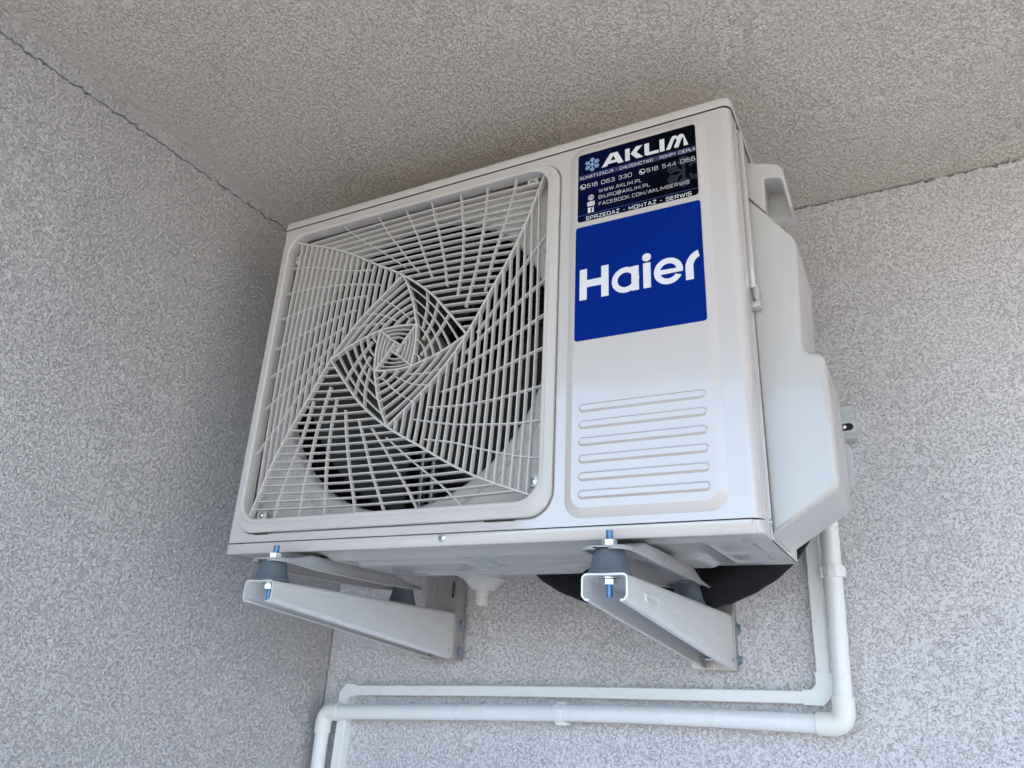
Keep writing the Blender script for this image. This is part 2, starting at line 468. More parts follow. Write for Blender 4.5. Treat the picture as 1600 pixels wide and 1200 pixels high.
# top cover
def capring(o, z, r=.010):
    p = []
    for cx, cy, a0 in ((W - r, D, 0), (r, D, 90), (r, r, 180), (W - r, r, 270)):
        for i in range(6):
            a = R(a0 + 90 * i / 5); q = (r + o)
            p.append((cx + q * math.cos(a), cy + q * math.sin(a) - (0 if a0 > 90 else r), z))
    return p
g = G()
g.loft([capring(.0002, .5775), capring(.0022, .5765), capring(.0026, .5772), capring(.0026, .5885), capring(.0016, .5908), capring(-.0005, .5920)], cap1=True)
g.obj('top_cover', M['paint'], U, sharp=40)
# tall ridge and latch on the right side
G().box(.7985, .8068, .0460, .0545, .318, .566, .0022).obj('side_ridge', M['paint'], U)
G().box(.796, .8110, .0440, .0585, .2890, .2980, .0015).obj('latch', M['cover'], U)
G().lathe([(.0001, -.013), (.0034, -.010), (.0044, 0), (.0034, .010), (.0001, .013)], (.8060, .0505, .3120), 'Z', 12).obj('latch_pin', M['cover'], U)

# service cover on the right: outline in front view, pulled back 13 cm, rounded front rim
out = [(.7995, .0075), (.866, .0515), (.8735, .0585), (.8768, .068), (.8775, .141), (.8762, .205), (.8735, .2165), (.866, .2225), (.8565, .2265), (.8533, .2345),
       (.8592, .372), (.8580, .3835), (.8545, .391), (.8268, .4335), (.8265, .4340), (.8585, .4340), (.8592, .4375), (.8520, .494), (.8505, .5020), (.8470, .5060), (.8400, .5088), (.7995, .5235)]
out = [(x, z) for x, z in out]
def inset(P, d):
    n = len(P); Q = []
    for i in range(n):
        a = Vector(P[i - 1]); b = Vector(P[i]); c = Vector(P[(i + 1) % n])
        d1 = (b - a).normalized(); d2 = (c - b).normalized(); t = (d1 + d2)
        t = t.normalized() if t.length > 1e-4 else d1
        nn = Vector((-t.y, t.x)); k = max(.75, nn.dot(Vector((-d1.y, d1.x))))
        Q.append(b + nn * d / k)
    return [tuple(q) for q in Q]
# split: main body and the grip on top
body_out = out[:14] + [(.7995, .4700)]
grip_out = [(.7995, .4705), (.8262, .4345)] + out[15:]
def prism(P, y0, y1, r, g=None):
    g = g or G(); rings = []
    for k in range(5):
        a = k / 4 * PI / 2; q = inset(P, r * (1 - math.sin(a)))
        q = [(max(x, .7985), z) for x, z in q]
        rings.append([(x, y0 + r * (1 - math.cos(a)), z) for x, z in q])
    rings.append([(x, y1, z) for x, z in P])
    g.loft(rings)
    for idx, y in ((0, None), (-1, None)): g.add(*fill([rings[idx]]))
    return g
def dens(P, k=3):
    Q = []
    for i in range(len(P)):
        a = Vector(P[i]); b = Vector(P[(i + 1) % len(P)])
        Q.append(tuple(a))
    return Q
def roundc(P, r, k=4, skip=()):
    Q = []
    n = len(P)
    for i in range(n):
        b = Vector(P[i])
        if i in skip: Q.append(tuple(b)); continue
        a = Vector(P[i - 1]); c = Vector(P[(i + 1) % n])
        rr = min(r, (a - b).length * .45, (c - b).length * .45)
        p0 = b + (a - b).normalized() * rr; p2 = b + (c - b).normalized() * rr
        for j in range(k + 1):
            t = j / k; Q.append(tuple((1 - t) ** 2 * p0 + 2 * t * (1 - t) * b + t * t * p2))
    return Q
bo = [(.7995, .0075), (.8765, .0575), (.8778, .141), (.8765, .2215), (.8528, .2275), (.8598, .3850), (.8262, .4345), (.7995, .4700)]
bo = roundc(bo, .011, 5, (0, 7))
g = prism(bo, .060, .188, .007)
g.obj('service_cover', M['cover'], U, sharp=40)
# grip: a hood open at the front, the pocket goes back behind a lip
go = roundc([(.7995, .4702), (.8262, .4346), (.8596, .4346), (.8515, .5045), (.7995, .5235)], .009, 4, (0, 1, 4))
ar = [(.7995, .4702), (.8262, .4346)] + roundc([(.8262, .4346), (.8272, .4890), (.8490, .4835), (.8560, .4346)], .004, 3, (0, 3))[1:] + roundc([(.8560, .4346), (.8600, .4346), (.8515, .5045), (.7995, .5235)], .010, 5, (0, 1, 3))[1:]
def ring_at(y, d=0.): return [(x, y, z) for x, z in ar]
g = G(); rn = []
for k in range(4):
    a = k / 3 * PI / 2; q = inset(ar, .0022 * (1 - math.sin(a)))
    rn.append([(max(x, .7985), .060 + .0022 * (1 - math.cos(a)), z) for x, z in q])
rn.append([(x, .104, z) for x, z in ar])
g.loft(rn); g.add(*fill([rn[0]])); g.add(*fill([rn[-1]]))
g.add([(.826, .1030, .4905), (.850, .1030, .4905), (.8575, .0920, .4350), (.826, .0920, .4350), (.826, .1045, .4905), (.850, .1045, .4905), (.8575, .1045, .4350), (.826, .1045, .4350)],
      [(0, 1, 2, 3), (4, 5, 6, 7), (3, 2, 6, 7), (0, 1, 5, 4), (1, 2, 6, 5), (0, 3, 7, 4)])
g.obj('hand_grip', M['cover'], U, sharp=40)
# pale tab standing out behind the cover, near the pipes
g = G(); P = roundc([(.866, .155), (.8745, .153), (.8850, .140), (.8826, .0885), (.866, .0845)], .006, 4)
g = plate_y(P, [], .199, .2015); g.obj('valve_tab', M['cover'], U)

# screws
def screw(c, axis, r, parent, name='screw', mat='zinc'):
    s = -1 if axis == 'Y' else 1
    g = G().lathe([(r * 1.25, 0), (r * 1.25, s * .0005), (r, s * .0006), (r * .98, s * .0012), (r * .7, s * .0020), (r * .3, s * .0023), (0.0001, s * .0023)], c, axis, 18)
    o = g.obj(name, M[mat], parent, origin=c)
    d = .00035
    g = G()
    for a in (35, 125):
        ca, sa = math.cos(R(a)), math.sin(R(a)); q = []
        for u, v in ((-r * .62, -d), (r * .62, -d), (r * .62, d), (-r * .62, d)):
            uu, vv = u * ca - v * sa, u * sa + v * ca
            q.append((uu, vv))
        for hh in (s * .0024 + (0.00002 if a > 90 else 0) * s,):
            g.add([{'Y': (c[0] + uu, c[1] + hh, c[2] + vv), 'X': (c[0] + hh, c[1] + uu, c[2] + vv)}[axis] for uu, vv in q], [(0, 1, 2, 3)])
    g.obj('cross_slot', M['dark'], o)
    return o
screw((.393, -.0002, .0100), 'Y', .0045, U)
screw((.8004, .0485, .0200), 'X', .0036, U)
screw((.8004, .0447, .5650), 'X', .0030, U)

# ------------------------------------------------------------------ fan grille
GC = Vector((.2799, 0, .3003))
g = G()
gx0, gx1, gz0, gz1 = .0245, .5325, .0500, .5530
g.loft([rrect(GX0 + .0006, GX1 - .0006, GZ0 + .0006, GZ1 - .0006, .034, .006, 8), rrect(GX0 + .0006, GX1 - .0006, GZ0 + .0006, GZ1 - .0006, .034, -.0022, 8),
        rrect(GX0 + .002, GX1 - .002, GZ0 + .002, GZ1 - .002, .033, -.0036, 8),
        rrect(GX0 + .009, GX1 - .012, GZ0 + .012, GZ1 - .006, .032, -.0044, 8), rrect(gx0 - .0035, gx1 + .0055, gz0 - .0055, gz1 + .0035, .034, -.0066, 8),
        rrect(gx0 - .0015, gx1 + .0015, gz0 - .0015, gz1 + .0015, .033, -.0064, 8),
        rrect(gx0, gx1, gz0, gz1, .032, -.0050, 8), rrect(gx0, gx1, gz0, gz1, .032, .014, 8)])
GR = g.obj('fan_grille', M['grille'], U, sharp=32, origin=(GC.x, 0, GC.z))
for sx0, sx1 in ((.055, .082), (.455, .500)):
    G().box(sx0, sx1, -.0008, .0008, .0272, .0284).obj('clip_slot', M['dark'], GR)

rib0 = smooth([(-.2445, .2435, 0), (-.170, .2165, 0), (-.117, .192, 0), (-.066, .163, 0), (-.001, .126, 0), (.053, .0845, 0), (.090, .044, 0), (.126, .001, 0)], 5)
rib1 = [Vector((p.y, -p.x, 0)) for p in rib0]
l1A = smooth([(-.001, .126, 0), (.013, .100, 0), (.024, .073, 0), (.031, .048, 0), (.0355, .030, 0), (.0365, .002, 0), (.035, -.018, 0), (.0325, -.036, 0)], 4)
l1B = [Vector((p.y, -p.x, 0)) for p in l1A]
l2A = smooth([(.0345, .033, 0), (.024, .020, 0), (.015, .009, 0), (.0085, -.001, 0), (.001, -.012, 0)], 4)
l2B = [Vector((p.y, -p.x, 0)) for p in l2A]
def strip(P, w0, w1, y0, y1):
    L, Rr = ribbon([(p[0], p[1]) for p in P], 1.)
    V = []
    for i, p in enumerate(P):
        c = Vector((p[0], p[1])); dl = L[i] - c; dr = Rr[i] - c
        f = .35
        for d, w_, y in ((dl, w0 * .62, y0), (dl, w0, y0 + .0008), (dl, w1, y1), (dr, w1, y1), (dr, w0, y0 + .0008), (dr, w0 * .62, y0)):
            q = c + d * w_; V.append((q.x, y, q.y))
    n = len(P); F = []
    for i in range(n - 1):
        for k in range(6):
            a, b = i * 6 + k, i * 6 + (k + 1) % 6; F.append((a, b, b + 6, a + 6))
    F.append(tuple(range(6))[::-1]); F.append(tuple((n - 1) * 6 + k for k in range(6)))
    return V, F
def fourfold(name, P, w0, w1, y0, y1):
    V, F = strip(P, w0, w1, y0, y1); me = mesh(name, V, F, M['grille'], 30)
    for k in range(4):
        o = link(name, me, GR); o.rotation_euler = (0, k * PI / 2, 0)
YB = .0082
fourfold('main_rib', rib0, .0031, .0038, -.0010, YB)
fourfold('main_rib', l1A, .0029, .0036, -.0008, YB)
fourfold('main_rib', l2A, .0026, .0032, -.0006, YB)
def at_v(curve, v, key=1):
    for a, b in zip(curve, curve[1:]):
        if (a[key] - v) * (b[key] - v) <= 0 and a[key] != b[key]:
            t = (v - a[key]) / (b[key] - a[key]); return a + (b - a) * t
    return curve[-1] if abs(curve[-1][key] - v) < abs(curve[0][key] - v) else curve[0]
for j in range(19):
    vr = .2335 - .0122 * j
    t = (.24 - vr) / .24; vl = vr + .0105 * math.sin(PI * min(1, max(0, t))) * (1 if vr > .03 else vr / .03)
    b = at_v(rib1, vr); a = at_v(rib0, vl)
    ln = (b - a).length
    if ln < .012: continue
    P = []
    for i in range(13):
        s = i / 12; P.append((a.x + (b.x - a.x) * s, a.y + (b.y - a.y) * s + .0042 * 4 * s * (1 - s) * min(1, ln / .4)))
    fourfold('slat', P, .0022, .0024, .0002, YB - .0006)
X0 = [[(.1945, .2535), (.188, .215), (.177, .173), (.160, .115), (.151, .067)], [(.143, .2535), (.143, .21), (.1405, .176), (.134, .115), (.1195, .047)],
      [(.094, .2535), (.100, .215), (.1055, .172), (.107, .120), (.1035, .069)], [(.038, .2535), (.050, .215), (.061, .182), (.076, .126), (.083, .090)],
      [(-.013, .2535), (.003, .222), (.019, .191), (.040, .142), (.0545, .110)], [(-.069, .2535), (-.048, .222), (-.026, .193), (.004, .154), (.028, .125)],
      [(-.143, .2535), (-.118, .232), (-.092, .211), (-.044, .176), (-.001, .142)]]
for P in X0: fourfold('cross_bar', smooth([(x, y, 0) for x, y in P], 4), .0019, .0022, .0008, .0072)
lv = [.106, .083, .059, .034, .009, -.015]
ru = [.1125, .0985, .0845, .0710, .0580, .0460]
for k, (a_, b_) in enumerate(zip(lv, ru)):
    a = at_v(l1A, a_); b = at_v(l1B, b_, 0)
    d = b - a; nn = Vector((-d.y, d.x, 0)).normalized(); P = []
    if nn.x < 0: nn = -nn
    for i in range(9):
        s = i / 8; q = a + d * s + nn * (.0076 - .0007 * k) * 4 * s * (1 - s); P.append((q.x, q.y))
    fourfold('slat', P, .0020, .0022, .0002, YB - .0008)
for P in ([(.047, .089), (.050, .060), (.046, .026)], [(.070, .069), (.063, .036), (.048, .006)], [(.092, .042), (.074, .012), (.047, -.019)]):
    fourfold('cross_bar', smooth([(x, y, 0) for x, y in P], 4), .0019, .0022, .0008, .0072)
for k, (a_, b_) in enumerate(zip((.0275, .0200, .0125), (.0255, .0185, .0115))):
    a = at_v(l2A, a_); b = at_v(l2B, b_, 0); d = b - a; nn = Vector((-d.y, d.x, 0)).normalized(); P = []
    if nn.x < 0: nn = -nn
    for i in range(7):
        s = i / 6; q = a + d * s + nn * .003 * 4 * s * (1 - s); P.append((q.x, q.y))
    fourfold('slat', P, .0016, .0020, .0002, YB - .0008)
for s in (-.003, .003):
    for vert in (0, 1):
        P = [(s, -.0085), (s, .0085)] if vert else [(-.0085, s), (.0085, s)]
        V, F = strip(P, .0013, .0016, .0004 + vert * .0003, .008); link('centre_bar', mesh('centre_bar', V, F, M['grille']), GR)
# screw lugs in the corners of the grille
for lx, lz in ((.0513, .0590), (.5180, .0790), (.4985, .5440), (.036, .515)):
    G().box(lx - .009, lx + .009, .0105, .0165, lz - .0075, lz + .0085, .001).obj('screw_lug', M['grille'], GR)
    screw((lx, .0103, lz), 'Y', .0040, GR)

# fan shroud: plate with bell mouth, then the dark inside with fan, motor stay and coil
FC = (.2799, .3003)
def circ(r, y, n=72): return [(FC[0] + r * math.cos(2 * PI * i / n), y, FC[1] + r * math.sin(2 * PI * i / n)) for i in range(n)]
g = G()
g.add(*fill([[(.004, .034, .006), (.560, .034, .006), (.560, .034, .574), (.004, .034, .574)], circ(.250, .034)]))
g.loft([circ(.250, .034), circ(.246, .0345), circ(.2425, .038), circ(.241, .046), circ(.2405, .052)])
g.loft([circ(.268, .034), circ(.2665, .0322), circ(.2625, .0322), circ(.261, .034)])
g.obj('fan_shroud', M['grille'], U, sharp=40)
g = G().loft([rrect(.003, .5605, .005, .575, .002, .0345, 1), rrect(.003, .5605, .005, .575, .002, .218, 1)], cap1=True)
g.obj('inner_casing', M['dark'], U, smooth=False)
g = G()
for i in range(46):
    z = .02 + i * .0117; g.box(.010, .552, .205, .212, z, z + .004)
g.obj('coil', M['coil'], U, smooth=False)['kind'] = 'stuff'
FN = G().lathe([(.0001, -.010), (.030, -.010), (.044, -.007), (.052, 0), (.055, .012), (.055, .045), (.0001, .045)], (FC[0], .075, FC[1]), 'Y', 40).obj('fan', M['fan'], U, origin=(FC[0], .075, FC[1]))
def blade(a0):
    V = []; nr, na = 12, 12
    for i in range(nr + 1):
        r = .052 + (.228 - .052) * i / nr; sweep = R(22) * (i / nr) ** 1.6; span = R(92) - R(14) * abs(i / nr - .55) * 2
        for j in range(na + 1):
            t = j / na; a = a0 + sweep + span * (t - .5)
            y = .052 + .062 * (t) + .01 * math.sin(PI * t) - .006 * i / nr
            V.append((FC[0] + r * math.cos(a), y + .015, FC[1] + r * math.sin(a)))
    F = [(i * (na + 1) + j, i * (na + 1) + j + 1, (i + 1) * (na + 1) + j + 1, (i + 1) * (na + 1) + j) for i in range(nr) for j in range(na)]
    k = len(V); V += [(x, y + .003, z) for x, y, z in V]; F += [tuple(v + k for v in f[::-1]) for f in F]
    return V, F
for k in range(3):
    V, F = blade(R(-42 + 120 * k)); obj('fan_blade', V, F, M['blade'], FN)
g = G()
for sx in (.240, .262): g.box(sx, sx + .007, .150, .163, .02, .57, .001)
g.box(.235, .275, .160, .172, .24, .36, .002)
g.obj('motor_stay', M['motor'], U)

# feet under the unit: pressed channels with a rounded front tab
def foot(xc):
    g = G(); rings = []
    for y, hw, dz, hs in ((-.052, .010, -.0165, .001), (-.0505, .018, -.0155, .002), (-.046, .0245, -.0150, .003), (-.036, .027, -.0145, .004), (-.016, .026, -.0130, .006), (.000, .027, -.0090, .012), (.015, .029, -.0035, .019),
                          (.06, .030, -.0030, .020), (.18, .030, -.0030, .020), (.215, .030, -.0040, .018), (.25, .028, -.0105, .011), (.27, .027, -.0130, .007), (.30, .026, -.0140, .004), (.312, .020, -.0145, .003)):
        e = .0016
        prof = [(-hw - .008 * min(1, hs / .01), dz - hs - .001), (-hw - .001, dz - hs), (-hw, dz - .003), (-hw + .003, dz), (hw - .003, dz), (hw, dz - .003), (hw + .001, dz - hs), (hw + .008 * min(1, hs / .01), dz - hs - .001)]
        inn = [(hw + .008 * min(1, hs / .01), dz - hs - .001 - e), (hw - .0005, dz - hs - e), (hw - e, dz - .004), (hw - .004, dz - e), (-hw + .004, dz - e), (-hw + e, dz - .004), (-hw + .0005, dz - hs - e), (-hw - .008 * min(1, hs / .01), dz - hs - .001 - e)]
        rings.append([(xc + u, y, v) for u, v in prof + inn])
    g.loft(rings, True, True)
    return g
for xc in (.1345, .6370):
    foot(xc).obj('mounting_foot', M['foot'], U, sharp=45)
# drain nozzle
g = G().lathe([(.0001, 0), (.034, 0), (.034, -.002), (.030, -.004), (.019, -.0165), (.0165, -.018), (.0118, -.0185), (.0112, -.026), (.0102, -.0262), (.0108, -.032), (.0098, -.0322), (.0098, -.041), (.0070, -.0415), (.0062, -.03)], (.331, .222, -.0125), 'Z', 28)
g.obj('drain_nozzle', M['nozzle'], U)
for px_, pz_ in ((.6379, .2157), (.6963, .2160)):
    G().lathe([(.0012, 0), (.0009, -.0006), (.0001, -.0008)], (px_, -.0040, pz_), 'Y', 8).obj('dimple', M['paint'], U)

# ------------------------------------------------------------------ stickers and lettering (flat print on the service field)
YS = -.00425
def sheet(name, loops, mat, parent, y):
    b, F = fill([[(p[0], y, p[1]) for p in lp] for lp in loops]); return obj(name, b, F, mat, parent, smooth=False)
def sticker(x0, x1, z0, z1, mat, label):
    P = rrect(x0, x1, z0, z1, .0042, YS, 5); Q = rrect(x0, x1, z0, z1, .0042, -.0040, 5)
    g = G().add(*fill([P])); g.loft([P, Q]); o = g.obj('sticker', M[mat], U, smooth=False, origin=(x0, YS, z0)); o['label'] = label; return o
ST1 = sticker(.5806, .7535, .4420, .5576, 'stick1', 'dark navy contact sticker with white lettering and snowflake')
ST2 = sticker(.5783, .7550, .2580, .4333, 'stick2', 'bright blue square sticker with white word')
class Ink:
    def __init__(s, lvl=2): s.g = G(); s.k = 0; s.y = YS - .00006 * lvl
    def line(s, P, w):
        L, Q = ribbon(P, w); y = s.y - .000004 * (s.k % 12); s.k += 1
        V = []
        for a, b in zip(L, Q): V += [(a.x, y, a.y), (b.x, y, b.y)]
        s.g.add(V, [(2 * i, 2 * i + 1, 2 * i + 3, 2 * i + 2) for i in range(len(P) - 1)])
    def area(s, *loops, dy=0.):
        y = s.y - .000004 * (s.k % 12) - dy; s.k += 1
        s.g.add(*fill([[(p[0], y, p[1]) for p in lp] for lp in loops]))
    def done(s, name, mat, parent): return s.g.obj(name, M[mat], parent, smooth=False)
# wide squared capitals drawn as strokes: x 0..w, y 0..1
c_ = .16
def o_(w): return [(c_, 0), (w - c_, 0), (w, c_), (w, 1 - c_), (w - c_, 1), (c_, 1), (0, 1 - c_), (0, c_), (c_, 0)]
GL = {
 'A': (1.1, [[(0, 0), (.47, 1), (.63, 1), (1.1, 0)], [(.2, .3), (.9, .3)]]), 'B': (1.05, [[(0, 0), (0, 1), (.85, 1), (1, .87), (1, .65), (.87, .53), (0, .53)], [(.87, .53), (1.05, .4), (1.05, .14), (.9, 0), (0, 0)]]),
 'C': (1.05, [[(1.05, .8), (1.05, .86), (.9, 1), (.15, 1), (0, .86), (0, .14), (.15, 0), (.9, 0), (1.05, .14), (1.05, .22)]]), 'D': (1.1, [[(0, 0), (0, 1), (.9, 1), (1.1, .8), (1.1, .2), (.9, 0), (0, 0)]]),
 'E': (.95, [[(.95, 0), (0, 0), (0, 1), (.95, 1)], [(0, .5), (.85, .5)]]), 'F': (.95, [[(0, 0), (0, 1), (.95, 1)], [(0, .48), (.8, .48)]]), 'H': (1.05, [[(0, 0), (0, 1)], [(1.05, 0), (1.05, 1)], [(0, .5), (1.05, .5)]]),
 'I': (.05, [[(.02, 0), (.02, 1)]]), 'J': (.85, [[(0, .3), (0, .14), (.15, 0), (.7, 0), (.85, .14), (.85, 1)]]), 'K': (1., [[(0, 0), (0, 1)], [(.95, 1), (.35, .52), (0, .52)], [(.35, .52), (1, 0)]]),
 'L': (.85, [[(0, 1), (0, 0), (.85, 0)]]), 'Ł': (.85, [[(0, 1), (0, 0), (.85, 0)], [(-.2, .38), (.35, .66)]]), 'M': (1.3, [[(0, 0), (0, 1), (.65, .25), (1.3, 1), (1.3, 0)]]), 'N': (1.1, [[(0, 0), (0, 1), (1.1, 0), (1.1, 1)]]),
 'O': (1.15, [o_(1.15)]), '0': (1.15, [o_(1.15)]), 'P': (1., [[(0, 0), (0, 1), (.85, 1), (1, .87), (1, .5), (.85, .37), (0, .37)]]),
 'R': (1.05, [[(0, 0), (0, 1), (.88, 1), (1.02, .87), (1.02, .55), (.88, .42), (0, .42)], [(.6, .42), (1.05, 0)]]),
 'S': (1., [[(.98, .78), (.98, .88), (.86, 1), (.12, 1), (0, .88), (0, .66), (.12, .54), (.88, .48), (1, .36), (1, .12), (.88, 0), (.12, 0), (0, .12), (0, .24)]]),
 'T': (1., [[(0, 1), (1, 1)], [(.5, 1), (.5, 0)]]), 'U': (1.05, [[(0, 1), (0, .14), (.15, 0), (.9, 0), (1.05, .14), (1.05, 1)]]), 'W': (1.55, [[(0, 1), (.35, 0), (.45, 0), (.775, .9), (1.1, 0), (1.2, 0), (1.55, 1)]]),
 'Y': (1.05, [[(0, 1), (.52, .48), (1.05, 1)], [(.52, .48), (.52, 0)]]), 'Z': (1., [[(0, 1), (1, 1), (0, 0), (1, 0)]]), 'Ż': (1., [[(0, 1), (1, 1), (0, 0), (1, 0)], [(.42, 1.28), (.58, 1.28)]]),
 '1': (.35, [[(0, .85), (.3, 1), (.3, 0)]]), '3': (1., [[(0, .86), (.13, 1), (.87, 1), (1, .87), (1, .65), (.87, .53), (.3, .53)], [(.87, .53), (1, .4), (1, .13), (.87, 0), (.13, 0), (0, .14)]]),
 '4': (1.05, [[(.8, 0), (.8, 1), (0, .28), (1.05, .28)]]), '5': (1., [[(.95, 1), (.05, 1), (0, .56), (.87, .56), (1, .43), (1, .13), (.87, 0), (.13, 0), (0, .13)]]),
 '6': (1.05, [[(.98, .85), (.86, 1), (.14, 1), (0, .86), (0, .14), (.14, 0), (.9, 0), (1.05, .14), (1.05, .44), (.9, .58), (0, .58)]]), '8': (1.05, [[(.14, .54), (.06, .64), (.06, .88), (.18, 1), (.86, 1), (.98, .88), (.98, .64), (.9, .54), (1.05, .4), (1.05, .13), (.9, 0), (.14, 0), (0, .13), (0, .4), (.14, .54), (.9, .54)]]),
 '@': (1.2, [[(.85, .35), (.85, .68), (.4, .68), (.33, .6), (.33, .36), (.4, .28), (.85, .28), (1.05, .28), (1.2, .4), (1.2, .9), (1.05, 1.05), (.15, 1.05), (0, .9), (0, .05), (.15, -.1), (1.05, -.1)]]),
 '.': (.12, [[(0, .03), (.14, .03)]]), '-': (.5, [[(0, .48), (.45, .48)]]), '/': (.7, [[(0, -.15), (.7, 1.1)]]), ' ': (.45, [])}
def text(ink, s, x0, x1, z, h, w=.11):
    gap = .48; tot = sum(GL[c][0] for c in s) + gap * (len(s) - 1)
    k = (x1 - x0) / tot; x = x0
    for c in s:
        wd, st = GL[c]
        for P in st: ink.line([(x + px * k, z + pz * h) for px, pz in P], h * w)
        x += (wd + gap) * k
ink = Ink(0.5); ink.area([(.5806, .5122), (.7535, .5122), (.7535, .5206), (.5806, .5206)]); ink.done('printed_band', 'print_navy', ST1)
ink = Ink(); ink.line([(.5810, .4524), (.7532, .4524)], .0006); ink.line([(.5812, .5206), (.7530, .5206)], .0003); ink.done('printed_line', 'print_line', ST1)
def flake(ink, cx, cz, r, w, lim=None):
    for k in range(6):
        a = R(30 + 60 * k); ca, sa = math.cos(a), math.sin(a)
        T = lambda u, v: (cx + r * (u * ca - v * sa), cz + r * (u * sa + v * ca))
        segs = [[(0, 0), (1, 0)], [(.42, 0), (.72, .30)], [(.42, 0), (.72, -.30)], [(.70, 0), (.92, .22)], [(.70, 0), (.92, -.22)]]
        for s_ in segs:
            q = [T(*p) for p in s_]
            if lim and max(p[0] for p in q) > lim: continue
            ink.line(q, w)
ink = Ink(); flake(ink, .6024, .5362, .0118, .0015); ink.done('printed_snowflake', 'print_pale', ST1)
ink = Ink(1); flake(ink, .7350, .4840, .0250, .0040, .7530); ink.done('printed_snowflake', 'print_faint', ST1)
# big company word
ink = Ink(); hb = .0208; zb = .5258; k = (.7427 - .6168) / 5.83
LT = lambda P: [(.6168 + x * k, zb + y * hb) for x, y in P]
ink.area(LT([(0, 0), (.42, 0), (.98, .80), (1.02, .80), (1.10, .62), (.72, .62), (.48, .32), (1.22, .32), (1.36, 0), (1.80, 0), (1.34, 1), (.66, 1)]) if False else LT([(0, 0), (.38, 0), (.84, .76), (1.0, .40), (.62, .40), (.46, .16), (1.10, .16), (1.17, 0), (1.55, 0), (1.13, 1), (.62, 1)]))
ink.area(LT([(1.66, 0), (1.98, 0), (1.98, 1), (1.66, 1)])); ink.area(LT([(2.03, .5), (2.42, 1), (2.86, 1), (2.44, .52), (2.90, 0), (2.44, 0)]))
ink.area(LT([(2.98, 1), (2.98, .12), (3.10, 0), (3.92, 0), (3.92, .24), (3.30, .24), (3.30, 1)])); ink.area(LT([(4.0, 0), (4.32, 0), (4.32, 1), (4.0, 1)]))
ink.area(LT([(4.36, 0), (4.66, 0), (4.98, .74), (5.10, .74), (5.0, .5), (5.08, .3), (4.94, 0), (4.90, 0)]) if False else LT([(4.40, 0), (4.70, 0), (4.94, .66), (5.04, .80), (5.14, .60), (4.94, .12), (4.98, 0), (5.22, 0), (5.44, .60), (5.56, 0.60 + .14), (5.82 - .26, 0), (5.86, 0), (5.60, .86), (5.50, 1), (5.30, 1), (5.20, .86), (5.10, 1), (4.86, 1), (4.76, .86)]))
ink.done('company_word', 'print_white', ST1)
ink = Ink(); text(ink, 'KLIMATYZACJA - CHŁODNICTWO - POMPY CIEPŁA', .5840, .7520, .5140, .0046, .15); ink.done('printed_text', 'print_white', ST1)
ink = Ink(); text(ink, '518 063 330', .5948, .6617, .4978, .0060); text(ink, '518 544 066', .6840, .7509, .4978, .0060)
for cx in (.5885, .6772):
    ink.line([(cx + .0042 * math.cos(2 * PI * i / 16), .5008 + .0042 * math.sin(2 * PI * i / 16)) for i in range(17)], .0008)
    ink.line([(cx - .0020, .5030), (cx - .0022, .5014), (cx - .0004, .4992), (cx + .0016, .4986), (cx + .0024, .4994)], .0016)
ink.done('phone_numbers', 'print_white', ST1)
ink = Ink()
text(ink, 'WWW.AKLIM.PL', .6130, .6758, .4848, .0051); text(ink, 'BIURO@AKLIM.PL', .6130, .6876, .4740, .0051); text(ink, 'FACEBOOK.COM/AKLIMSERWIS', .6130, .7417, .4627, .0051)
ink.done('printed_text', 'print_white', ST1)
ink = Ink(); text(ink, 'SPRZEDAŻ - MONTAŻ - SERWIS', .5940, .7435, .4436, .0052, .17); ink.done('printed_text', 'print_white', ST1)
ink = Ink()   # globe, envelope and letter icons
cx, cz = .6010, .4795
for rx in (.0042, .0018): ink.line([(cx + rx * math.cos(2 * PI * i / 18), cz + .0044 * math.sin(2 * PI * i / 18)) for i in range(19)], .0006)
ink.line([(cx - .004, cz), (cx + .004, cz)], .0006); ink.line([(cx, cz - .0044), (cx, cz + .0044)], .0006); ink.line([(cx - .0035, cz + .0022), (cx + .0035, cz + .0022)], .0006); ink.line([(cx - .0035, cz - .0022), (cx + .0035, cz - .0022)], .0006)
ink.area([(.5955, .4655), (.6065, .4655), (.6065, .4728), (.5955, .4728)]); ink.area([(.5962, .4545), (.6052, .4545), (.6052, .4632), (.5962, .4632)])
ink.done('printed_icons', 'print_white', ST1)
ink = Ink(); ink.k = 13
def dk(P, w):
    L, Q = ribbon(P, w); V = []
    for a, b in zip(L, Q): V += [(a.x, YS - .0003, a.y), (b.x, YS - .0003, b.y)]
    ink.g.add(V, [(2 * i, 2 * i + 1, 2 * i + 3, 2 * i + 2) for i in range(len(P) - 1)])
dk([(.5960, .4723), (.6010, .4690), (.6060, .4723)], .0005); dk([(.5960, .4660), (.5992, .4694)], .0004); dk([(.6060, .4660), (.6028, .4694)], .0004)
dk([(.6014, .4546), (.6014, .4606), (.6022, .4618), (.6038, .4618)], .0016); dk([(.5998, .4591), (.6034, .4591)], .0012)
ink.done('icon_detail', 'print_navy', ST1)
